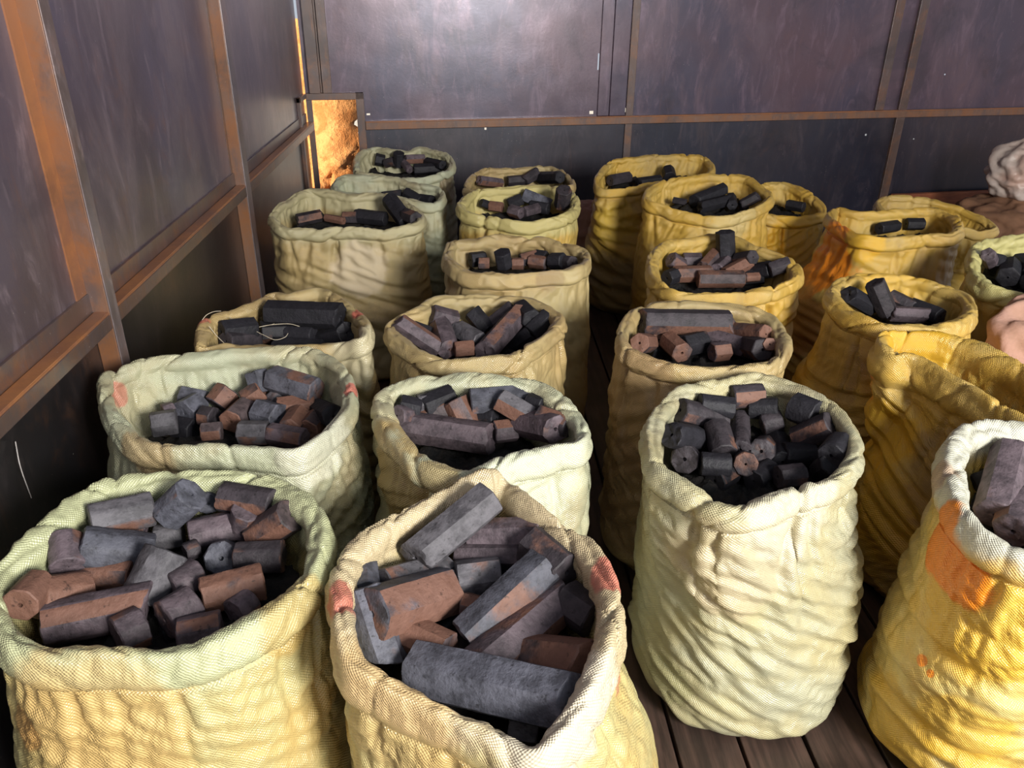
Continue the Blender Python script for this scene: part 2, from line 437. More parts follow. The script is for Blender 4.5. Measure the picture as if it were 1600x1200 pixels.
def settle(A, seed, iters, out_lim, in_lim, exh, exv, shr, stiff=.35):
    """slack cloth settling on its contents: A is a rows x K x 3 closed grid; spare cloth (exh around, exv down, shr shear)
    buckles into folds while staying within in_lim/out_lim of the filled shape"""
    A = A.astype(np.float32); R_, K_, _ = A.shape
    du = np.roll(A, -1, 1) - np.roll(A, 1, 1); dv = np.empty_like(A); dv[1:-1] = A[2:] - A[:-2]; dv[0] = A[1] - A[0]; dv[-1] = A[-1] - A[-2]
    Nn = np.cross(du, dv); Nn /= np.maximum(np.linalg.norm(Nn, axis=-1, keepdims=True), 1e-9)
    cons = []
    def rest(di, dj, f):
        B_ = np.roll(A, -dj, 1)[di:] if di else np.roll(A, -dj, 1)
        L = np.linalg.norm(B_ - A[:R_ - di] if di else B_ - A, axis=-1)
        ff = f[:R_ - di] if di else f
        return L * ff
    one = np.ones((R_, K_), np.float32)
    cons = [(0, 1, rest(0, 1, 1 + exh), 1.0), (1, 0, rest(1, 0, 1 + exv), 1.0), (1, 1, rest(1, 1, 1 + (exh + exv) / 2 + shr), .8), (1, -1, rest(1, -1, 1 + (exh + exv) / 2 - shr), .8),
            (0, 2, rest(0, 2, 1 + exh), stiff), (2, 0, rest(2, 0, 1 + exv), stiff), (0, 5, rest(0, 5, 1 + exh * .9), stiff), (4, 0, rest(4, 0, 1 + exv * .9), stiff), (4, 4, rest(4, 4, 1 + (exh + exv) * .45), stiff * .5), (4, -4, rest(4, -4, 1 + (exh + exv) * .45), stiff * .5)]
    r = np.random.RandomState(seed)
    X = A.copy()
    q = A * 1.0
    X += Nn * ((fbm(q * 13 + seed, 3) - .5) * .012 * np.minimum(out_lim / .02, 1.5))[..., None].astype(np.float32)
    for it in range(iters):
        D = np.zeros_like(X); W = np.zeros((R_, K_, 1), np.float32)
        for di, dj, L0, k in cons:
            n_ = R_ - di
            P_ = X[:n_]; Q_ = np.roll(X, -dj, 1)[di:]
            d = Q_ - P_; l = np.sqrt((d * d).sum(-1)) + 1e-9
            c = d * ((l - L0) / l * (.5 * k))[..., None].astype(np.float32)
            D[:n_] += c; W[:n_] += k
            D[di:] -= np.roll(c, dj, 1); W[di:] += k
        X = X + D / W * 1.9
        off = ((X - A) * Nn).sum(-1)
        cl = np.clip(off, -in_lim, out_lim) - off
        X += Nn * cl[..., None]
        X[0] = A[0]; X[-1] = A[-1]
    X[..., 2] = np.maximum(X[..., 2], A[0, :, 2].min())
    return X.astype(float)

SACKINFO = {}
def make_sack(key, c, mat, label, z=.68, t=.022, depth=None, fold=1.0, inw=.03, wall=.13, base=None, K=300, cuff=1.4, prof=None, seed=1, bulge=.03, lean=(0, 0), collapse=0.0, nodes=None):
    P, per = catmull(rim_points(c, z, depth), K)
    cen = P[:, :2].mean(0)
    # orientation: counter-clockwise
    area = .5 * np.sum(P[:, 0] * np.roll(P[:, 1], -1) - np.roll(P[:, 0], -1) * P[:, 1])
    if area < 0: P = P[::-1]
    tan = csmooth(np.roll(P, -1, 0) - np.roll(P, 1, 0), 6)[:, :2]; tan /= np.linalg.norm(tan, axis=1)[:, None]
    nrm = np.stack([tan[:, 1], -tan[:, 0]], 1)
    # base loop
    hx, hy = np.ptp(P[:, 0]) / 2, np.ptp(P[:, 1]) / 2
    mid = np.array([(P[:, 0].max() + P[:, 0].min()) / 2, (P[:, 1].max() + P[:, 1].min()) / 2])
    if base is None: base = (mid[0] + lean[0], mid[1] + lean[1], hx * 1.03, hy * 1.03)
    bx, by, rx, ry = base
    ang = np.unwrap(np.arctan2(P[:, 1] - cen[1], P[:, 0] - cen[0]))
    lin = 2 * np.pi * np.arange(K) / K
    al = lin + (ang - lin).mean(); al = .5 * al + .5 * csmooth(ang[:, None] - lin[:, None], 40)[:, 0] + .5 * lin
    ca, sa = np.cos(al), np.sin(al); pw = .88
    B = np.stack([bx + rx * np.sign(ca) * np.abs(ca) ** pw, by + ry * np.sign(sa) * np.abs(sa) ** pw], 1)
    t = t * .84
    S_ = np.arange(K) / K
    rp = np.random.RandomState(seed * 7 + 1); npin = int(per / .10)
    pins = [((i + rp.uniform(.1, .9)) / npin, rp.uniform(.003, .010) / per, rp.choice([.08, .14, .22, .42], p=[.3, .3, .25, .15]), rp.uniform(-.045, .045) / per, rp.uniform(-.10, .10)) for i in range(npin)]
    def circ(x): return (x + .5) % 1 - .5
    def pinch(phi):
        g = 0
        for s0_, w_, dp, sl, _ in pins: g = g + dp * np.exp(-np.abs(circ(S_ - s0_ - sl * phi) / w_) ** 1.4)
        return np.minimum(g, .62)
    a = t * (1 + .30 * (vnoise(np.stack([P[:, 0] * 9, P[:, 1] * 9, P[:, 2] * 0 + seed], 1)) - .5) * 2)
    pin = pinch(0); b = t * cuff * (.85 + .15 * a / t)
    topz = P[:, 2] + .006 * (fbm(np.stack([P[:, 0] * 12, P[:, 1] * 12, P[:, 2] * 0 + seed * 2], 1), 2) - .5) * 2
    cz = topz - b
    neckz = cz - b * 1.25
    neck = P[:, :2] + nrm * (a * (.30 - .9 * pin))[:, None]
    mrow = int(96 * K / 300)
    rows = []
    tt = np.linspace(0, 1, mrow) ** .9
    for v in tt:
        zf = v                                        # 0 floor .. 1 neck
        w = sstep(0.0, 1.0, (1 - zf) * 1.7) if prof is None else (1 - zf) ** prof
        XY = neck * (1 - w) + B * w
        cc = XY.mean(0)
        rb = 1 + bulge * np.sin(np.pi * min(1, zf * 1.05)) - .16 * max(0, 1 - zf / .10) ** 2
        XY = cc + (XY - cc) * rb
        rows.append(np.concatenate([XY, (zf * neckz)[:, None]], 1))
    body = np.array(rows)                              # mrow x K x 3
    # folds in the cloth
    H = body[:, :, 2]
    q = body * np.array([1, 1, 1.0]); sd = seed * 3.17
    hh = (H / np.maximum(neckz, .01)[None, :])
    sl = rp.choice([-1, 1]) * rp.uniform(.35, .7)
    qa = np.stack([(q[..., 0] + sl * q[..., 2]) * 2.4, q[..., 1] * 2.4, (q[..., 2] - sl * q[..., 0]) * 8.5], -1) + sd
    qb = np.stack([q[..., 0] * 7.5, q[..., 1] * 7.5, q[..., 2] * 5.5], -1) + sd
    qd = q * 4.2 + sd
    mask = sstep(.35, .65, vnoise(q * 3.1 + sd * 2))
    d = .024 * crumple(qa, seed + .1, 5, .35) * (.35 + .65 * mask) + .026 * (fbm(qd, 2) - .5)
    # pleats running down from each pinch of the roll
    dn = (1 - hh) * np.maximum(neckz, .1)[None, :]
    for s0_, w_, dp, _, dr in pins:
        ds = circ(S_[None, :] - s0_ - dr * dn * 2.2)
        ww = w_ * (1.3 + dn * 7); ln = .05 + .30 * dp
        g = np.exp(-np.abs(ds / ww) ** 1.3) * np.exp(-(dn / ln) ** 2)
        sh = np.exp(-((ds - ww * 1.7) / (ww * 1.1)) ** 2) * np.exp(-(dn / ln) ** 2)
        d += -.016 * dp / .4 * g + .008 * dp / .4 * sh
    if collapse: d += collapse * (ridge(qa * .8 + 9, 1.5) - .5)
    env = sstep(0, .04, hh) * (1 - .55 * sstep(.95, 1.0, hh))
    N3 = np.roll(body, -1, 1) - np.roll(body, 1, 1); nx = np.stack([N3[..., 1], -N3[..., 0]], -1); nx /= np.maximum(np.linalg.norm(nx, axis=-1, keepdims=True), 1e-6)
    body[..., :2] += nx * (d * fold * env)[..., None]
    body[..., 2] = np.maximum(body[..., 2], 0)
    # small sagging tuck under the roll
    u = np.arange(K) / K * per
    # rolled rim
    phis = np.radians(np.concatenate([[-118], np.linspace(-95, 205, 26)]))
    rr = []
    qn = P * np.array([1, 1, 0])
    for i, ph in enumerate(phis):
        qq = np.stack([P[:, 0] * 15 + ph * .5, P[:, 1] * 15 - ph * .35, P[:, 2] * 0 + ph * .8 + seed], 1)
        wander = 3.2 * (vnoise(np.stack([P[:, 0] * 5, P[:, 1] * 5, P[:, 2] * 0 + seed + 2.5], 1)) - .5); wander2 = 3.6 * (vnoise(np.stack([P[:, 0] * 6 + 9, P[:, 1] * 6, P[:, 2] * 0 + seed], 1)) - .5)
        crs = .20 * np.exp(-np.abs((ph - .5 - wander) / .22) ** 1.5) * sstep(.35, .6, vnoise(np.stack([P[:, 0] * 7, P[:, 1] * 7, P[:, 2] * 0 + seed + 6.5], 1)))
        crs = crs + .16 * np.exp(-np.abs((ph - 1.7 - wander2) / .2) ** 1.5)
        flat_ = 1 / (abs(math.cos(ph - .35)) ** 3.0 + abs(math.sin(ph - .35)) ** 3.0) ** (1 / 3.0)
        wr = (1 - pinch(ph)) * (1 - crs) * flat_ * (1 + .16 * crumple(qq, seed + .2, 6, .4) + .16 * (fbm(qq * .5, 2) - .5) * 2)
        xy = P[:, :2] + nrm * (a * wr * np.cos(ph))[:, None]
        zz = cz + b * wr * math.sin(ph)
        if i == 0: xy = body[-1, :, :2] * 1.0; zz = neckz + .001
        rr.append(np.concatenate([xy, zz[:, None]], 1))
    rim = np.array(rr)
    # lining: from the roll down inside
    nl = 26; ll = []; ic = P[:, :2].mean(0)
    s0 = rim[-1]
    for j in range(nl):
        v = j / (nl - 1)
        xy = s0[:, :2] - nrm * float(inw * v * sstep(0, 1, v * .8 + .2))
        zz = s0[:, 2] + .003 - (wall + .05) * v
        pz = np.stack([s0[:, 0] * 8, s0[:, 1] * 8, zz * 5 + seed], 1)
        dd = (.010 * crumple(pz, seed + .6, 6) + .022 * (fbm(pz * .5 + 3, 2) - .5)) * min(1, v * 4)
        for s0_, w_, dp, sl2, dr in pins:
            ds = circ(S_ - s0_ + dr * v * .25); dd = dd + .020 * dp * np.exp(-np.abs(ds / (w_ * (1.2 + 2 * v))) ** 1.3) * (1 - v) * min(1, v * 6)
        xy = xy + nrm * dd[:, None]
        ll.append(np.concatenate([xy, zz[:, None]], 1))
    lin_ = np.array(ll)
    nb_, nr_ = body.shape[0], rim.shape[0]
    G = np.concatenate([body, rim[1:], lin_[1:]]); nG = len(G)
    vrow = np.concatenate([np.linspace(0, 1, nb_), 1 + np.linspace(.02, 1, nr_ - 1), 2 + np.linspace(.02, 1, nl - 1)])[:, None] * np.ones((1, K))
    gq = G * np.array([1, 1, 1.0]) + seed * 1.7
    isb = (vrow <= 1); isr = (vrow > 1) & (vrow <= 2)
    big = vnoise(gq * 5.0); sg = (vnoise(gq * 3.2 + 31) - .5)
    hb_ = np.clip(1 - vrow, 0, 1)
    exh = np.where(isb, .012 + .050 * np.exp(-(hb_ / .22) ** 2) + .03 * big, np.where(isr, .055, .05))
    exv = np.where(isb, .055 * sstep(.48, .8, big) + .03 * np.exp(-((1 - hb_) / .2) ** 2), np.where(isr, .03, .05)) * fold
    shr = np.where(isb, .10 * sg * 2 + .03 * sl, .05 * sg * 2) * fold
    ol = np.where(isb, .028 * sstep(0, .05, vrow) + .001, np.where(isr, .010, .020)) * fold; il = np.where(isb, .004, np.where(isr, .007, .016)) * fold
    G = settle(G, seed, 190 if K > 300 else 130, ol, il, exh, exv, shr)
    body = G[:nb_]; rim = np.concatenate([body[-1:], G[nb_:nb_ + nr_ - 1]]); lin_ = np.concatenate([rim[-1:], G[nb_ + nr_ - 1:]])
    loc = (bx, by, 0.0)
    root = empty('charcoal_sack', loc); tag(root, label, 'sack', 'open sacks of charcoal briquettes')
    def part(name, A, v0, cap=False, flip=False):
        nv = A.shape[0]; V = A.reshape(-1, 3)
        dv = np.concatenate([[0], np.cumsum(np.linalg.norm(np.diff(A, axis=0), axis=2).mean(1))]) + v0
        uv = np.stack([np.tile(u, nv), np.repeat(dv, K)], 1)
        F = grid_faces(K, nv, flip=flip)
        if cap:
            V = np.vstack([V, [[bx, by, .002]]]); uv = np.vstack([uv, [[0, 0]]]); ci = len(V) - 1
            F += [(ci, (i + 1) % K, i) for i in range(K)]
        mesh_obj(name, V, F, mat, root, loc=loc, uv=uv)
        return dv[-1]
    v1 = part('sack_body', body, 0, cap=True)
    v2 = part('rolled_rim', rim, v1)
    part('lining', lin_, v2)
    SACKINFO[key] = dict(P=P, cen=ic, z=z, root=root, inner=lin_[-1], tz=np.polyfit(P[:, 1] - P[:, 1].mean(), P[:, 2], 1), y0=P[:, 1].mean(), per=per, short=None)
    return root

# rim ridge lines, traced; world positions follow from the rim height
R = {
'a1': [(556,255),(560,240),(583,230),(612,234),(638,234),(660,230),(695,240),(706,252),(700,264),(665,276),(620,276),(585,272),(562,268)],
'a2': [(522,288),(535,275),(560,274),(605,275),(650,285),(682,292),(692,303),(685,314),(662,316),(610,304),(560,301),(530,298)],
'a3': [(424,338),(432,325),(455,308),(485,296),(550,303),(610,305),(645,322),(658,338),(645,350),(600,357),(540,357),(480,356),(442,352)],
'a4': [(312,535),(320,505),(345,490),(385,477),(425,460),(455,460),(500,452),(535,468),(565,495),(572,515),(562,530,-.01),(535,537,-.03),(490,539,-.04),(420,540,-.04),(360,540,-.03),(322,543,-.01)],
'a5': [(162,615),(165,590),(200,572),(240,560),(310,553),(400,546),(470,545),(512,558),(540,585),(546,612),(540,640),(515,668),(480,695),(450,703),(400,700),(330,697),(260,695),(215,685),(185,660),(168,638)],
'a6': [(-22,940),(-5,890),(30,858),(70,822),(120,780),(180,752),(240,743),(320,740),(400,745),(455,765),(492,800),(497,845),(480,895),(440,940),(390,972),(320,1003),(240,1015),(150,1014),(60,1012),(10,990)],
'b1': [(729,290),(737,277),(755,266),(790,262),(850,259),(872,264),(890,277),(895,287),(885,292),(850,293),(800,294),(755,295),(735,296)],
'b2': [(720,320),(728,306),(750,296),(790,293),(850,291),(885,295),(898,308),(897,322),(880,334),(845,343),(805,345),(760,337),(732,330)],
'b3': [(700,400),(703,383),(718,376),(776,370),(840,372),(895,384),(915,392),(915,408),(890,420),(850,425),(790,428),(740,424),(712,415)],
'b4': [(609,512),(620,497),(655,482),(685,466),(730,462),(770,462),(815,466),(850,478),(873,494),(868,512),(840,535),(800,555),(750,560),(700,562),(660,552),(630,532)],
'b5': [(596,630),(605,608),(660,590),(735,590),(810,596),(850,605),(890,635),(912,665),(905,690),(860,698),(810,710),(760,728),(715,738),(665,722),(635,695),(610,665)],
'b6': [(765,738,.02),(700,768),(640,795),(585,825),(548,855),(530,895),(532,940),(535,985),(552,1030,-.01),(600,1062,-.02),(680,1102,-.03),(760,1138,-.04),(832,1175,-.05),(880,1130,-.03),(915,1075,-.01),(945,1010),(958,960),(950,900),(920,850),(870,815),(820,780),(790,755)],
'c1': [(932,285),(938,268),(955,252),(985,245),(1050,242),(1095,245),(1112,258),(1105,270),(1065,278),(1010,288),(965,296),(942,295)],
'c2': [(1010,308),(1016,294),(1040,283),(1080,276),(1115,273),(1160,275),(1188,290),(1203,305),(1190,318),(1160,330),(1125,338),(1080,333),(1040,322),(1018,316)],
'c3': [(1020,405),(1025,390),(1045,375),(1085,370),(1140,369),(1180,385),(1220,398),(1243,415),(1243,432),(1215,445),(1170,455),(1110,460),(1060,457),(1032,440),(1022,422)],
'c4': [(972,525),(980,500),(1000,482),(1050,472),(1110,474),(1165,482),(1205,495),(1225,520),(1225,545),(1200,565),(1150,572),(1100,575),(1050,568),(1005,555),(980,542)],
'c5': [(1018,690),(1020,660),(1042,625),(1075,605),(1130,597),(1190,590),(1245,605),(1295,630),(1325,658),(1340,690),(1332,720),(1300,748),(1240,765),(1190,785),(1145,790),(1100,772),(1062,750),(1028,725)],
'd0': [(1175,298),(1190,288),(1225,285),(1258,298),(1283,316),(1285,330),(1262,338),(1220,338),(1185,325)],
'd1': [(1298,338),(1308,325),(1345,330),(1400,328),(1450,326),(1485,335),(1500,350),(1490,363),(1450,366),(1400,370),(1350,368),(1315,352)],
'd1b': [(1372,318),(1382,308),(1400,306),(1450,311),(1500,325),(1540,342),(1555,355),(1530,360),(1480,352),(1420,340),(1385,330)],
'd2': [(1302,460),(1308,442),(1335,432),(1380,430),(1430,434),(1475,445),(1510,460),(1520,480),(1505,497),(1460,507),(1400,507),(1360,497),(1325,480)],
'd3': [(1376,532),(1392,518),(1430,518),(1475,524),(1530,540),(1600,575),(1670,625),(1700,665,-.02),(1670,690,-.02),(1620,664),(1560,628),(1500,592),(1440,560),(1395,550)],
'd4': [(1523,405),(1530,380),(1560,371),(1620,366),(1680,372),(1712,395),(1715,425),(1690,450),(1640,462),(1590,457),(1550,444),(1530,425)],
'd5': [(1490,730),(1492,700),(1512,670),(1560,662),(1620,668),(1700,690),(1745,740),(1750,800),(1720,850),(1660,870),(1600,860),(1550,835),(1515,805),(1497,770)],
}
PALE = ((.50, .45, .25), (.47, .46, .31)); TAN = ((.52, .38, .165), (.46, .36, .17)); YEL = ((.64, .40, .065), (.58, .40, .11)); GRN = ((.53, .49, .30), (.49, .51, .35))
WRM = ((.62, .46, .17), (.56, .50, .23)); GOL = ((.80, .52, .10), (.76, .60, .22))
ORG = (.86, .25, .008); GLD = (.72, .42, .03); RED = (.62, .13, .10); BRN = (.22, .12, .05)
S = {
'a1': dict(mat=(GRN, .35), depth=.42, t=.018, seed=1, label='greenish cream open sack deepest in the corner by the lit hatch'),
'a2': dict(mat=(GRN, .3), depth=.30, t=.018, seed=2, label='pale open sack mostly hidden between the corner sack and a broad tan sack'),
'a3': dict(mat=(TAN, .3), depth=.48, t=.020, seed=3, wall=.15, label='broad tan open sack by the side wall with one briquette standing up'),
'a4': dict(mat=(TAN, .45), seed=4, red=1, label='tan open sack with loose white threads and a red-marked rim'),
'a5': dict(mat=(GRN, .30), seed=5, cuff=1.8, wall=.16, inw=.06, t=.018, red=1, label='wide whitish open sack beside the side wall with pink marks on its rim'),
'a6': dict(mat=(WRM, .12), seed=6, fold=.62, cuff=1.7, t=.024, label='pale yellow-green open sack of mixed grey and brown briquettes, nearest the side wall'),
'b1': dict(mat=(TAN, .3), depth=.36, t=.018, seed=7, label='tan open sack furthest back in the middle row'),
'b2': dict(mat=(YEL, .25), depth=.42, seed=8, label='yellowish open sack pressed against the rearmost middle sack'),
'b3': dict(mat=(TAN, .35), depth=.42, seed=9, label='tan wrinkled open sack, third from the back of the middle row'),
'b4': dict(mat=(TAN, .35), seed=10, t=.020, label='tan open sack with long slanting purple-brown briquettes'),
'b5': dict(mat=(GRN, .22), seed=11, t=.024, label='greenish white open sack directly behind the large-mouthed front sack'),
'b6': dict(mat=(WRM, .22), seed=12, fold=.8, red=1, cuff=2.1, label='front sack with a wide drooping mouth, pink bands and large hexagonal briquettes'),
'c1': dict(mat=(YEL, .3), depth=.42, t=.018, seed=13, label='dull yellow open sack tallest against the back wall upright'),
'c2': dict(mat=(YEL, .25), depth=.46, seed=14, label='yellow-tan open sack overlapping the one at the back wall upright'),
'c3': dict(mat=(YEL, .3), depth=.48, seed=15, label='yellow-tan open sack with one briquette standing on end'),
'c4': dict(mat=(TAN, .4), seed=16, label='tan open sack with one long briquette along its back rim'),
'c5': dict(mat=(PALE, .22), seed=17, label='upright pale cream sack filled with black pierced briquettes, seen down to the floor'),
'd0': dict(mat=(YEL, .25), depth=.40, z=.62, seed=18, label='small golden sack behind, between the overlapping pair and the orange-stained sack'),
'd1': dict(mat=(YEL, .22), seed=19, label='yellow open sack with an orange-stained flank'),
'd1b': dict(mat=(YEL, .3), depth=.40, z=.60, t=.018, seed=20, label='slack dull yellow sack behind the orange-stained one'),
'd2': dict(mat=(YEL, .3), seed=21, t=.023, label='golden bulging open sack with a thick twisted rim and few briquettes'),
'd3': dict(mat=(YEL, .2), seed=22, t=.027, cuff=2.0, wall=.10, label='deep yellow sack with its mouth folded nearly shut'),
'd4': dict(mat=(YEL, .15), depth=.50, seed=23, t=.026, label='shiny light yellow open sack above the slumped pink sack'),
'd5': dict(mat=(GOL, .12), seed=24, prof=1.5, t=.028, label='bright yellow front sack with a vivid orange paint stain'),
}
TOPS = {'d5': (.615, (.60, .59, .47)), 'b6': (.60, (.58, .47, .28)), 'a6': (.60, (.52, .54, .31)), 'd4': (.60, (.62, .56, .22)), 'a3': (.60, (.52, .46, .26)), 'b2': (.58, (.60, .51, .20))}
BASE = {'c5': (.62, 1.43, .235, .25), 'b6': (.05, .98, .26, .26), 'd3': (1.34, 1.73, .28, .22), 'd5': (1.15, 1.22, .29, .25), 'd2': (1.27, 2.17, .24, .22), 'd1': (1.60, 2.98, .30, .22),
        'd1b': (2.1, 3.5, .22, .18), 'a6': (-.51, 1.06, .27, .25)}
from mathutils.bvhtree import BVHTree
# cloth stains plus painted light and shadow: pixel, radius (m), colour, strength
MARKS = {
'd5': [(1530, 970, .14, GLD, .8), (1400, 1130, .12, GLD, .7), (1500, 1150, .10, GLD, .7), (1462, 750, .045, (.50, .32, .2), .7), (1440, 790, .05, (.56, .42, .26), .7), (1475, 860, .080, ORG, 1), (1480, 810, .040, ORG, 1), (1500, 905, .06, ORG, 1), (1440, 1032, .013, ORG, .9), (1453, 1052, .009, ORG, .9)],
'd1': [(1300, 400, .15, ORG, .95), (1270, 430, .12, ORG, .9), (1345, 378, .09, GLD, .9), (1240, 500, .16, (.40, .16, .03), .8)],
'd0': [(1245, 370, .14, GLD, .9)],
'd3': [(1380, 680, .13, GLD, .9), (1430, 545, .10, GLD, .9), (1352, 590, .08, ORG, .5), (1385, 800, .14, GLD, .7), (1480, 760, .14, BRN, .5)],  # the brown mark paints in the shadow of the neighbouring sack
'd2': [(1300, 570, .12, BRN, .5), (1400, 440, .10, GLD, .5)],
'a4': [(309, 503, .03, RED, .75), (562, 488, .028, RED, .8), (582, 505, .02, RED, .7), (570, 560, .10, (.60, .56, .38), .7)],
'a5': [(180, 617, .034, RED, .6), (552, 610, .026, RED, .8), (566, 650, .028, (.5, .25, .2), .5), (500, 690, .10, (.68, .66, .52), .6), (220, 715, .07, (.38, .24, .10), .6)],  # the whitish mark paints in the lit patch of the front
'b6': [(532, 930, .038, RED, .75), (952, 893, .040, RED, .75), (1016, 1070, .022, (.60, .22, .14), .7), (900, 1120, .12, (.70, .64, .50), .7), (600, 1130, .13, (.60, .38, .14), .55)],
'b5': [(620, 760, .13, (.46, .32, .12), .85), (840, 740, .14, (.66, .68, .50), .8), (680, 745, .05, (.40, .28, .10), .7)],  # brown left: grime and painted shadow; pale right: painted lit side
'a6': [(150, 1120, .14, (.70, .46, .17), .55), (470, 960, .07, (.52, .34, .09), .6), (40, 1130, .05, (.62, .30, .08), .6)],
'a3': [(560, 425, .12, (.66, .54, .36), .8), (480, 480, .12, (.36, .26, .12), .6)],  # the pale mark paints in a lit spot
'c4': [(985, 640, .18, (.36, .23, .11), .7), (970, 780, .2, (.26, .16, .08), .7)],  # both browns paint in the shadow cast by the sack in front
'c5': [(1040, 1060, .07, (.36, .34, .16), .6), (1150, 900, .15, (.60, .50, .32), .5), (1240, 800, .12, (.70, .66, .50), .6)],  # the palest mark paints in the brighter, lit right side
'c2': [(1150, 340, .12, (.66, .55, .26), .5)],
'c1': [(960, 350, .12, (.68, .46, .06), .7), (960, 450, .2, (.22, .15, .06), .8)],
'a1': [(700, 300, .08, (.30, .2, .1), .7)],
'b3': [(900, 480, .16, (.56, .46, .22), .5), (860, 440, .05, (.3, .2, .1), .5)],
}
def place_marks(key, marks, nodes, root, org):
    Vs = []; Fs = []
    for ch in root.children:
        k_ = len(Vs); Vs += [v.co + root.location for v in ch.data.vertices]; Fs += [[k_ + i for i in p_.vertices] for p_ in ch.data.polygons]
    bvh = BVHTree.FromPolygons(Vs, Fs)
    for (px, py, *_), nd in zip(marks, nodes):
        d = RC @ np.array([px - 800, 600 - py, -FPX]); d /= np.linalg.norm(d)
        hit = bvh.ray_cast(Vector(CAM), Vector(d))
        if hit[0] is None: hit = bvh.find_nearest(Vector(CAM + d * (Vector(CAM) - root.location - Vector((0, 0, .6))).length))
        nd.inputs[1].default_value = hit[0] - root.location
for key, s in S.items():
    (ca, cb), dirt = s.pop('mat'); s.pop('red', 0)
    marks = MARKS.get(key, []); STN.clear()
    m = cloth('sacking_' + key, ca, cb, dirt + .12, stain_light_spots=[(0, 0, 0, r_, c_, st_) for _, _, r_, c_, st_ in marks], top=TOPS.get(key), seed=s['seed'] * 1.7)
    nodes_ = list(STN)
    near = key in ('a5', 'a6', 'b5', 'b6', 'c5', 'd5', 'd3')
    root = make_sack(key, R[key], m, base=BASE.get(key), K=420 if near else 280, **s)
    place_marks(key, marks, nodes_, root, None)

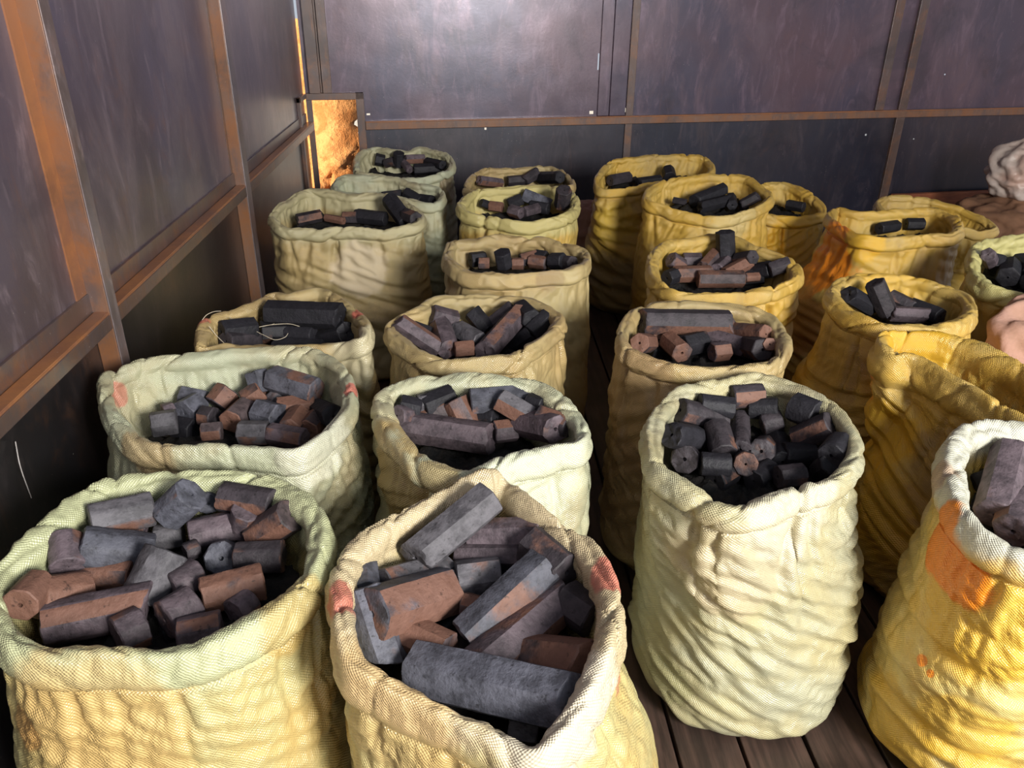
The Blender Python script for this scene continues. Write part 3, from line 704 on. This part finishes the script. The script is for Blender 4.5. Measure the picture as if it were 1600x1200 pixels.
# ------------------------------------------------------------------ charcoal briquettes
TONE = {'k': ((.019, .018, .023), .02), 'g': ((.125, .118, .130), .16), 'b': ((.105, .107, .132), .04), 'p': ((.120, .092, .105), .30),
        'o': ((.095, .070, .072), .80), 'm': ((.115, .115, .140), .50), 'd': ((.046, .038, .044), .20)}
def on_plane(px, py, pl, dz):
    a_, b_, y0 = pl; d = RC @ np.array([px - 800, 600 - py, -FPX])       # z = a + b (y - y0) + dz
    t = (a_ + dz + b_ * (CAM[1] - y0) - CAM[2]) / (d[2] - b_ * d[1]); return CAM + t * d
def briquette(x1, y1, x2, y2, tone, dia, z1, z2, sides, rnd, pl, cen_, pa_, pr_):
    def fit(px, py, dz):
        # slide along the sight line until the point clears the sack's lining
        for k_ in range(7):
            p_ = on_plane(px, py, pl, dz + .008 * k_)
            v_ = p_[:2] - cen_; r_ = np.linalg.norm(v_); a_ = math.atan2(v_[1], v_[0])
            if r_ < np.interp(a_, pa_, pr_, period=2 * np.pi) - .030 - dia * .42: break
        return p_
    A = fit(x1, y1, z1); Bp = fit(x2, y2, z2)
    dia *= 1.10; ax = Bp - A; L = float(np.linalg.norm(ax)); ax /= max(L, 1e-6); L += .30 * dia
    if L < dia * .55: L = dia * .55
    c = (A + Bp) / 2; r = dia / 2
    side = np.cross(ax, [0, 0, 1]); side = side / np.linalg.norm(side) if np.linalg.norm(side) > .05 else np.array([1, 0, 0])
    upv = np.cross(side, ax)
    nl = max(4, int(L / .012)); seg = sides * 4; V = []; F = []; TI = []
    ph = np.arange(seg) / seg * 2 * np.pi; roll = rnd.uniform(0, 2 * np.pi / sides)
    kk = (ph % (2 * np.pi / sides)) - np.pi / sides
    rad = np.cos(np.pi / sides) / np.cos(kk); rad = np.minimum(rad, .985 - .02 * (sides < 7)); rad = rad / rad.mean()
    ph = ph + roll
    sd = rnd.uniform(0, 50); br1, br2 = rnd.rand() < .45 and L > 1.7 * dia, rnd.rand() < .35 and L > 1.7 * dia
    tilt1 = rnd.uniform(-.35, .35, 2) if br1 else np.zeros(2); tilt2 = rnd.uniform(-.3, .3, 2) if br2 else np.zeros(2)
    hole = .14 if rnd.rand() < .75 else .10
    def ring(x, k, rough_, tl, endz):
        yy = r * rad * k * np.cos(ph); zz = r * rad * k * np.sin(ph)
        xs = np.full(seg, x) + (tl[0] * yy + tl[1] * zz)
        p = np.stack([xs, yy, zz], 1)
        nz = (fbm(p * 55 + sd, 3) - .5)
        m_ = 1 + nz * .06 * min(1, k * 1.5)
        p[:, 1] *= m_; p[:, 2] *= m_
        if rough_: p[:, 0] += endz * (fbm(p * 90 + sd + 9, 3) - .5) * (.013 if rough_ > 1 else .004)
        return p
    rings = []
    def end(x, sgn, tl, brk):
        q = 2 if brk else 1; e = []
        e.append(ring(x - sgn * .012, hole * .85, 0, tl, 0)); e.append(ring(x - sgn * .001, hole, q, tl, 1)); e.append(ring(x, .45, q, tl, 1)); e.append(ring(x, .75, q, tl, 1))
        e.append(ring(x, .92, q, tl, 1)); e.append(ring(x - sgn * .0022, 1.0, q, tl, 1))
        return e
    e1 = end(-L / 2, -1, tilt1, br1); e2 = end(L / 2, 1, tilt2, br2)
    rings += e1
    xs_ = np.linspace(-L / 2 + .009, L / 2 - .009, nl)
    for x in xs_:
        f_ = (x + L / 2) / L
        rings.append(ring(x, 1.0, 0, tilt1 * (1 - f_) + tilt2 * f_, 0))
    rings += e2[::-1]
    V = np.vstack(rings); F = grid_faces(seg, len(rings)); n1 = len(V)
    V = np.vstack([V, [rings[0].mean(0)], [rings[-1].mean(0)]])
    F += [(n1, (i + 1) % seg, i) for i in range(seg)]; last = (len(rings) - 1) * seg
    F += [(n1 + 1, last + i, last + (i + 1) % seg) for i in range(seg)]
    F = [f[::-1] for f in F]
    o = mesh_obj('charcoal_briquette', V, F, M_CHAR, loc=(0, 0, 0), sharp=math.radians(38))
    fac = rnd.rand(sides); et = rnd.rand(2) * .8
    tint = np.empty(len(F))
    for fi in range(len(F)):
        row = fi // seg; i = fi % seg
        if row < 5 or fi >= len(F) - 2 * seg and fi < len(F) - seg: tint[fi] = et[0]
        elif row >= len(rings) - 6: tint[fi] = et[1]
        else: tint[fi] = fac[(i // 4) % sides]
    at_ = o.data.attributes.new('tint', 'FLOAT', 'FACE'); at_.data.foreach_set('value', tint.astype(np.float32))
    Mx = np.eye(4); Mx[:3, 0] = ax; Mx[:3, 1] = side; Mx[:3, 2] = upv; Mx[:3, 3] = c
    o.matrix_world = Matrix(Mx.tolist())
    (cr, cg, cb), al_ = TONE[tone]; j = rnd.uniform(.8, 1.25)
    o.color = (cr * j, cg * j, cb * j, al_)
    return o, c, L, ax

# x1 y1 x2 y2 tone diameter_mm [z1 z2 in cm]
B = {
'a6': (8, 58, '149 814 230 796 g 58;187 828 222 830 p 44;102 846 105 881 p 50;137 857 227 866 b 66;267 800 294 776 b 60 2 2;248 840 280 835 g 45 -2 -2;125 901 201 901 o 50 -1 -1;35 942 58 916 o 48;67 933 125 924 o 60;82 974 222 945 p 62;227 933 257 872 g 68 -1 3;216 980 192 992 p 58;295 948 266 965 p 60;304 901 275 916 p 55;325 930 403 910 o 58;346 872 350 862 b 52 0 -6;377 872 435 869 d 52;405 837 450 808 o 55;386 800 380 824 p 50;304 837 357 825 p 55;351 776 421 787 d 50;325 785 327 770 b 40 -2 -2;293 862 306 857 d 30;371 954 386 942 p 45 -1 -1;287 992 339 981 p 48;168 886 240 892 k 50 -4 -4;130 960 190 925 k 50 -5 -5;260 985 330 960 k 50 -5 -5'),
'b6': (6, 70, '655 868 760 782 g 60 0 7;745 836 840 832 p 50;720 867 807 867 p 45;838 855 880 890 d 65;722 907 772 900 g 62;737 992 845 890 b 64;755 1042 870 942 p 66;590 957 690 925 m 74 1 1;605 915 690 890 g 55;600 1020 570 930 b 60 0 1;566 872 572 920 b 42;636 992 692 1018 o 58;728 944 752 950 o 36;660 1046 890 1098 b 76;837 1027 913 1037 o 62;805 1133 833 1137 g 46 -2 -2;890 940 922 962 d 60 -3 -3;640 950 700 985 k 60 -6 -6;690 960 800 940 k 60 -7 -7;800 900 860 960 k 60 -6 -6;700 1020 830 1075 k 60 -6 -6'),
'c5': (8, 50, '1147 620 1185 617 d 50;1097 632 1140 637 k 46;1067 642 1125 657 d 50;1175 637 1210 637 k 46;1245 637 1270 647 k 60;1250 685 1295 665 d 54;1195 662 1215 657 d 48;1130 705 1120 670 d 52 0 2;1155 655 1157 700 d 42;1190 705 1197 697 d 50 0 -5;1165 725 1162 718 d 46 0 -5;1100 725 1135 727 k 46;1070 717 1072 709 d 54 0 -5;1052 680 1087 685 k 50;1300 710 1312 695 k 50;1220 745 1250 742 d 44 -1 -1;1230 710 1267 710 k 50 -2 -2;1215 690 1222 720 k 48 -3 -3;1180 750 1200 735 k 46 -3 -3;1120 750 1140 738 k 46 -3 -3;1285 735 1300 725 k 46 -2 -2'),
'a5': (6, 58, '243 663 271 659 g 52;292 644 307 635 b 60;288 620 316 626 b 48;342 629 354 614 p 56;320 650 331 652 d 45;363 657 382 639 o 52;408 609 401 586 b 52;389 624 406 612 o 52;409 646 431 652 b 62;433 594 489 611 m 62;439 639 486 633 o 52;427 622 434 626 g 36;454 669 467 650 o 48;482 671 495 656 o 50 -1 -1;426 678 472 686 p 44;379 676 414 676 g 48;320 675 342 673 o 40;260 645 267 643 p 42;500 640 520 650 k 50 -3 -3;350 660 420 665 k 50 -4 -4;280 668 300 672 k 50 -3 -3'),
'b5': (6, 58, '642 667 760 685 p 62;660 657 692 642 o 52;712 630 732 667 o 52;740 627 820 620 b 56;785 627 825 650 g 50 2 2;815 660 865 670 p 56;777 675 802 672 p 46;752 655 772 655 k 44 -1 -1;622 650 637 650 p 42;630 635 652 640 k 46;665 635 702 620 k 50;847 652 885 665 d 48;830 632 845 637 k 48;657 630 675 626 g 36;700 680 770 665 k 50 -5 -5;780 650 800 665 k 50 -5 -5'),
'a4': (6, 60, '424 490 526 494 k 66 1 1;350 518 393 513 k 56;356 533 397 530 d 50;412 520 448 518 k 56;454 520 486 524 k 54;500 530 540 520 k 56 -3 -3;440 545 500 548 k 56 -2 -2'),
'b4': (6, 52, '624 504 684 544 p 46 2 0;678 492 708 500 p 50;688 506 700 544 p 52;718 518 746 534 g 54;740 490 760 514 k 46 2 0;760 548 810 492 p 56 0 2;768 510 800 484 d 50;816 484 830 498 k 52;714 546 736 544 o 40;832 518 854 496 k 48;640 512 668 522 k 44 -2 -2;750 522 768 522 o 30 -2 -2;800 540 830 520 k 50 -4 -4;720 545 760 540 k 50 -5 -5'),
'c4': (6, 54, '1008 502 1134 504 d 62;1000 536 1014 536 o 46;1026 520 1052 528 o 42;1046 534 1064 550 o 52;1070 540 1096 534 k 56;1110 518 1142 510 o 50 0 1;1106 528 1158 542 p 52;1148 518 1194 522 o 46;1116 550 1134 548 p 46;1166 540 1190 546 d 54;1192 540 1202 538 o 32;1020 545 1060 545 k 50 -4 -4;1090 550 1150 545 k 50 -4 -4'),
'c3': (6, 52, '1133 366 1134 398 k 56 9 1;1050 406 1063 415 p 48;1070 407 1092 407 p 46;1100 419 1117 400 o 50;1121 422 1139 406 p 46;1136 428 1169 411 o 46;1057 429 1107 427 o 48;1094 436 1158 436 o 50;1154 406 1175 402 d 44;1182 424 1203 421 k 50;1205 421 1229 413 d 46;1044 434 1055 430 k 46;1166 434 1184 433 o 28;1120 440 1190 432 k 46 -4 -4'),
'a3': (6, 56, '610 314 634 346 k 60 6 0;557 337 600 342 k 52;538 340 555 340 d 44;466 344 500 337 d 44;510 340 536 345 o 28;636 337 649 342 d 50'),
'a2': (6, 50, '636 303 655 314 k 50;659 312 674 314 k 46;600 308 625 305 k 46'),
'a1': (6, 50, '589 249 598 251 k 54;604 255 615 252 d 44;623 241 623 257 k 50 5 0;634 249 661 248 p 44 1 1;629 252 640 265 p 36;649 265 687 263 k 48;668 253 691 258 k 42'),
'b1': (6, 48, '750 282 780 286 p 42;820 282 839 270 d 48;844 278 874 277 k 50;795 283 818 281 d 42'),
'b2': (6, 48, '767 322 783 324 o 40;797 319 813 312 k 48;820 305 857 320 b 52 2 0;881 299 878 319 d 58 5 0;799 329 813 333 p 44;820 331 839 326 p 42;832 322 855 326 k 46;753 317 764 321 k 32'),
'b3': (6, 48, '738 406 755 404 k 46;750 411 762 411 o 36;785 397 788 413 k 52 4 0;802 412 816 412 o 36;816 406 836 401 d 44;830 408 851 411 o 40;839 401 851 403 k 44;864 408 878 408 k 50;881 410 893 411 d 44'),
'c1': (6, 50, '955 282 981 277 d 50;1044 267 1046 276 k 56 1 0;1000 286 1030 282 k 46'),
'c2': (6, 50, '1087 313 1129 296 k 52 0 2;1095 324 1138 313 k 46;1142 309 1144 320 k 42;1159 320 1183 307 d 40;1053 313 1070 316 d 26'),
'd2': (6, 50, '1368 445 1386 486 d 52 8 0;1395 490 1445 493 p 42;1393 465 1427 481 d 44;1328 461 1359 479 k 50;1429 480 1466 494 k 48'),
'd4': (6, 50, '1544 399 1550 413 p 42 2 0;1559 406 1557 419 k 50 2 0;1577 417 1575 432 k 64;1594 410 1610 425 k 60;1610 440 1640 430 k 60;1630 400 1660 410 k 60'),
'd5': (6, 64, '1579 710 1556 799 p 66 2 0;1595 780 1584 827 p 62;1600 735 1640 760 k 62 -2 -2;1540 740 1570 790 k 60 -6 -6;1620 800 1660 810 p 62'),
'd1': (6, 46, '1418 350 1440 350 k 42;1375 357 1400 353 k 42'),
'd0': (6, 46, '1232 320 1254 324 k 42'),
}
SHORT = {'a1': 'the corner sack', 'a2': 'the half-hidden sack', 'a3': 'the broad tan sack', 'a4': 'the thread-draped sack', 'a5': 'the wide whitish sack', 'a6': 'the pale wall-side sack',
         'b1': 'the rearmost middle sack', 'b2': 'the yellowish paired sack', 'b3': 'the wrinkled tan sack', 'b4': 'the long-briquette sack', 'b5': 'the greenish white sack', 'b6': 'the wide-mouthed front sack',
         'c1': 'the upright-post sack', 'c2': 'the overlapping yellow-tan sack', 'c3': 'the standing-briquette sack', 'c4': 'the long-bar sack', 'c5': 'the cream sack', 'd2': 'the golden bulging sack',
         'd4': 'the shiny light-yellow sack', 'd5': 'the orange-stained front sack', 'd1': 'the orange-flanked sack', 'd0': 'the small golden sack', 'd3': 'the folded yellow sack', 'd1b': 'the slack yellow sack'}
CD = {'a6': .075, 'b6': .10, 'c5': .075, 'a5': .10, 'b5': .085, 'a4': .07, 'a3': .05, 'a2': .05, 'a1': .055, 'b1': .045, 'b2': .055, 'b3': .055, 'c1': .05, 'c2': .05, 'c3': .06, 'c4': .07, 'b4': .07, 'd0': .05, 'd1': .055, 'd2': .065, 'd4': .06, 'd3': .09, 'd1b': .07}
TN = {'k': 'black', 'g': 'grey', 'b': 'blue-grey', 'p': 'purplish brown', 'o': 'orange-brown', 'm': 'grey and orange', 'd': 'dark brown'}
rnd = np.random.RandomState(11)
ITEMS = []
for key, (sides, _, txt) in B.items():
    info = SACKINFO[key]; zc = -CD.get(key, .085); pl = (info['tz'][1], info['tz'][0], info['y0'])
    cen_ = info['P'][:, :2].mean(0); dv_ = info['P'][:, :2] - cen_; pa_ = np.arctan2(dv_[:, 1], dv_[:, 0]); pr_ = np.linalg.norm(dv_, axis=1); od_ = np.argsort(pa_); pa_ = pa_[od_]; pr_ = pr_[od_]
    for ln in txt.split(';'):
        f = ln.split(); x1, y1, x2, y2 = map(float, f[:4]); dia = float(f[5]) / 1000
        za, zb = (float(f[6]), float(f[7])) if len(f) > 6 else (0, 0)
        o, c, L, ax = briquette(x1, y1, x2, y2, f[4], dia, zc + za / 100, zc + zb / 100, sides, rnd, pl, cen_, pa_, pr_)
        ITEMS.append([key, o, c, L / dia, ax, TN[f[4]], za <= -2 and zb <= -2])
# one label each: tone, length, pose, place in the mouth of its sack
def pose(ax, ratio):
    if abs(ax[2]) > .55: return 'standing on end'
    if ratio < 1.1: return 'end on'
    return 'lying crosswise' if abs(ax[0]) > .85 else ('pointing inward' if abs(ax[0]) < .45 else 'slanting')
def labels(level):
    out = []
    for key, o, c, ratio, ax, tn, low in ITEMS:
        P = SACKINFO[key]['P']; mx, Mx_, my, My = P[:, 0].min(), P[:, 0].max(), P[:, 1].min(), P[:, 1].max()
        fx, fy = (c[0] - mx) / (Mx_ - mx), (c[1] - my) / (My - my)
        col_ = 'left' if fx < .36 else ('right' if fx > .64 else 'middle'); row_ = 'front' if fy < .34 else ('rear' if fy > .66 else 'centre')
        where = {('left', 'centre'): 'left side', ('right', 'centre'): 'right side', ('middle', 'centre'): 'middle', ('middle', 'front'): 'front middle', ('middle', 'rear'): 'rear middle'}.get((col_, row_), '%s %s' % (row_, col_))
        size = 'short' if ratio < 1.5 else ('long' if ratio > 2.4 else 'medium')
        ps = pose(ax, ratio)
        out.append('%s %s briquette %s, %s in %s' % (size, tn, 'lying deep' if low else ps, where, SHORT[key]))
    return out
LB = labels(0)
from collections import defaultdict
dup_ = defaultdict(list)
for i, l in enumerate(LB): dup_[l].append(i)
for l, ids in dup_.items():
    if len(ids) == 1: continue
    ids.sort(key=lambda i: ITEMS[i][2][0])
    words = {2: ['left-hand', 'right-hand'], 3: ['left-hand', 'middle', 'right-hand']}.get(len(ids), ['leftmost', 'second', 'third', 'fourth', 'fifth'])
    for w, i in zip(words, ids): LB[i] = w + ' ' + l
for (key, o, *_), l in zip(ITEMS, LB):
    tag(o, l, 'briquette', 'charcoal briquettes in ' + SHORT[key])

# near-black filler added to paint the dark gaps beneath the briquettes
def gap_fill(key):
    info = SACKINFO[key]; inner = info['inner'][::4]; K = len(inner); c = inner[:, :2].mean(0); zc = info['tz'][1] - CD.get(key, .085) - .044
    nr = 16; V = []
    for j in range(nr):
        k_ = j / (nr - 1)
        xy = c + (inner[:, :2] - c) * (k_ * 1.02)
        p = np.concatenate([xy, np.full((K, 1), zc)], 1)
        p[:, 2] += info['tz'][0] * (p[:, 1] - info['y0'])
        p[:, 2] += (fbm(p * 30 + 3, 3) - .5) * .05 + .02 * crumple(p * 24, 3.0, 5)
        V.append(p)
    V.append(V[-1] - np.array([0, 0, .14]))
    F = grid_faces(K, nr + 1)
    m = mesh_obj('dark_gap_fill', np.vstack(V), F, M_GAP_FILL, loc=(c[0], c[1], zc))
    tag(m, 'near-black fill standing for the dark gaps under the briquettes of ' + SHORT[key], 'charcoal crumbs', None, 'stuff')
for key in list(B) + ['d3']: gap_fill(key)

# ------------------------------------------------------------------ slumped bags, board, threads
def lump(name, c, r, mat, label, cat, seed=0, nz=(.16, .05), e=.8, rotz=0.0, flat=True, ridgef=8, slack=1.0):
    nu, nv = 160, 90; V = []
    th = np.linspace(0, 2 * np.pi, nu, endpoint=False); ph = np.linspace(-np.pi / 2, np.pi / 2, nv)
    T, Ph = np.meshgrid(th, ph)
    sp = lambda x, p: np.sign(x) * np.abs(x) ** p
    X = sp(np.cos(Ph), e) * sp(np.cos(T), e); Y = sp(np.cos(Ph), e) * sp(np.sin(T), e); Z = sp(np.sin(Ph), e)
    D = np.stack([X, Y, Z], -1); q = D * 1.6 + seed * 3.1
    d = 1 + nz[0] * (fbm(q, 3) - .5) * 2 + nz[1] * 2.2 * crumple(D * np.array(r) * 5 + seed, seed + .4, 6)
    D = D * d[..., None] * np.array(r)
    vv = (Ph + np.pi / 2) / np.pi; big = vnoise(D * 6 + seed)
    D = settle(D[2:-2], seed, 170, .035 + 0 * vv[2:-2], .02 + 0 * vv[2:-2], (.03 + .05 * big[2:-2]) * slack, (.03 + .08 * big[2:-2]) * slack, .03 * (vnoise(D * 5 + 9)[2:-2] - .5))
    T, Ph = T[2:-2], Ph[2:-2]; nv -= 4
    cs, sn = math.cos(rotz), math.sin(rotz)
    W = np.stack([c[0] + D[..., 0] * cs - D[..., 1] * sn, c[1] + D[..., 0] * sn + D[..., 1] * cs, c[2] + D[..., 2]], -1)
    if flat: W[..., 2] = np.maximum(W[..., 2], c[2] - r[2] * .92)
    W = np.concatenate([W, np.broadcast_to(W[-1].mean(0), (1, nu, 3))]); T = np.concatenate([T, T[-1:]]); Ph = np.concatenate([Ph, Ph[-1:]]); nv += 1
    uv = np.stack([T.ravel() * r[0], Ph.ravel() * r[2]], 1)
    o = mesh_obj(name, W.reshape(-1, 3), grid_faces(nu, nv), mat, loc=(c[0], c[1], c[2] - r[2] * .92), uv=uv)
    return tag(o, label, cat)
M_PINK = cloth('pink_sacking', (.55, .33, .27), (.48, .27, .20), .45, weave=.3, rough=.8, gloss=0.0)
M_BROWN = cloth('brown_sacking', (.26, .13, .07), (.20, .10, .055), .3, weave=.3, rough=.85, gloss=0.0, seed=3)
M_WHITE = cloth('white_sacking', (.62, .52, .46), (.60, .40, .32), .15, weave=.3, rough=.55, seed=5, stain_light_spots=[(0, 0, .32, .10, (.25, .45, .16), .9)])
p = at(915, 352, y=3.75); lump('pink_sack', (.62, 4.22, .22), (.20, .16, .22), M_PINK, 'crumpled pinkish sack on the floor between the middle and dull yellow sacks', 'sack', 1)
lump('pink_sack', (1.80, 2.08, .36), (.30, .13, .38), M_PINK, 'slumped pink sack below the shiny light-yellow sack', 'sack', 2, nz=(.18, .07))
lump('brown_sack', (3.32, 4.50, .19), (.42, .30, .22), M_BROWN, 'full brown sack lying by the back wall under a white bag', 'sack', 3, nz=(.14, .04))
lump('white_bag', (3.28, 4.52, .54), (.26, .20, .19), M_WHITE, 'white and pink bag with a green tied top lying on the brown sack', 'bag', 4, nz=(.20, .04), slack=.55, e=.9)
mb = MB(); bbox(mb, 3.75, 5.3, .0, .235, .04, .075)
tag(mb.build('wooden_board', M_BOARD, bevel=.004, loc=tuple(BO + BU * 4.5)), 'orange-brown wooden board on edge against the back wall', 'board')

def thread(pts, parent, name='loose_thread', r=.0009, mat=None):
    pts = np.array(pts, float); m_ = len(pts); n_ = 12 * (m_ - 1) + 1; t_ = np.linspace(0, m_ - 1, n_)
    ext = np.vstack([2 * pts[0] - pts[1], pts, 2 * pts[-1] - pts[-2]]); C_ = []
    for v in t_:
        i = min(int(v), m_ - 2); f = v - i; p0, p1, p2, p3 = ext[i:i + 4]
        C_.append(.5 * (2 * p1 + (p2 - p0) * f + (2 * p0 - 5 * p1 + 4 * p2 - p3) * f ** 2 + (3 * p1 - p0 - 3 * p2 + p3) * f ** 3))
    C_ = np.array(C_); T_ = np.gradient(C_, axis=0); T_ /= np.linalg.norm(T_, axis=1)[:, None]
    A_ = np.cross(T_, [.1, .2, 1]); A_ /= np.linalg.norm(A_, axis=1)[:, None]; B_ = np.cross(T_, A_)
    V = np.vstack([[c + r * (math.cos(k) * a_ + math.sin(k) * b_) for k in np.linspace(0, 2 * np.pi, 6, endpoint=False)] for c, a_, b_ in zip(C_, A_, B_)])
    loc = tuple(parent.location) if parent else tuple(C_[0])
    return mesh_obj(name, V, grid_faces(6, n_), mat or M_THREAD, parent, loc=loc)
def tpath(parent, txt, r=.0010):
    thread([at(float(a_), float(b_), z=float(c_)) for a_, b_, c_ in (t_.split() for t_ in txt.split(';'))], parent, r=r)
ra4 = SACKINFO['a4']['root']; ra5 = SACKINFO['a5']['root']
tpath(ra4, '316 500 .69;323 492 .70;334 487 .70;345 486 .69')
tpath(ra4, '358 496 .68;375 504 .645;395 515 .635;415 525 .63;430 531 .62;445 527 .62;450 521 .62')
tpath(ra4, '413 491 .66;420 503 .64;428 506 .64;400 512 .64;392 514 .64')
tpath(ra4, '392 514 .64;420 508 .645;450 506 .645;468 510 .64')
tpath(ra4, '327 510 .685;338 524 .66;350 536 .63;356 542 .61')
tpath(ra5, '172 655 .66;164 665 .62;172 674 .60;188 675 .62')
tpath(ra5, '191 680 .60;183 694 .55;188 703 .52')
tpath(ra5, '349 697 .685;345 705 .668;341 713 .65', r=.0012)
# cobweb strand on the side wall near the front
thread([at(24, 690, x=XL + .01), at(32, 730, x=XL + .02), at(49, 778, x=XL + .01)], None, 'cobweb_strand', .0012, M_WEB)
tag(bpy.data.objects['cobweb_strand'], 'thin pale cobweb strand on the side wall', 'cobweb')
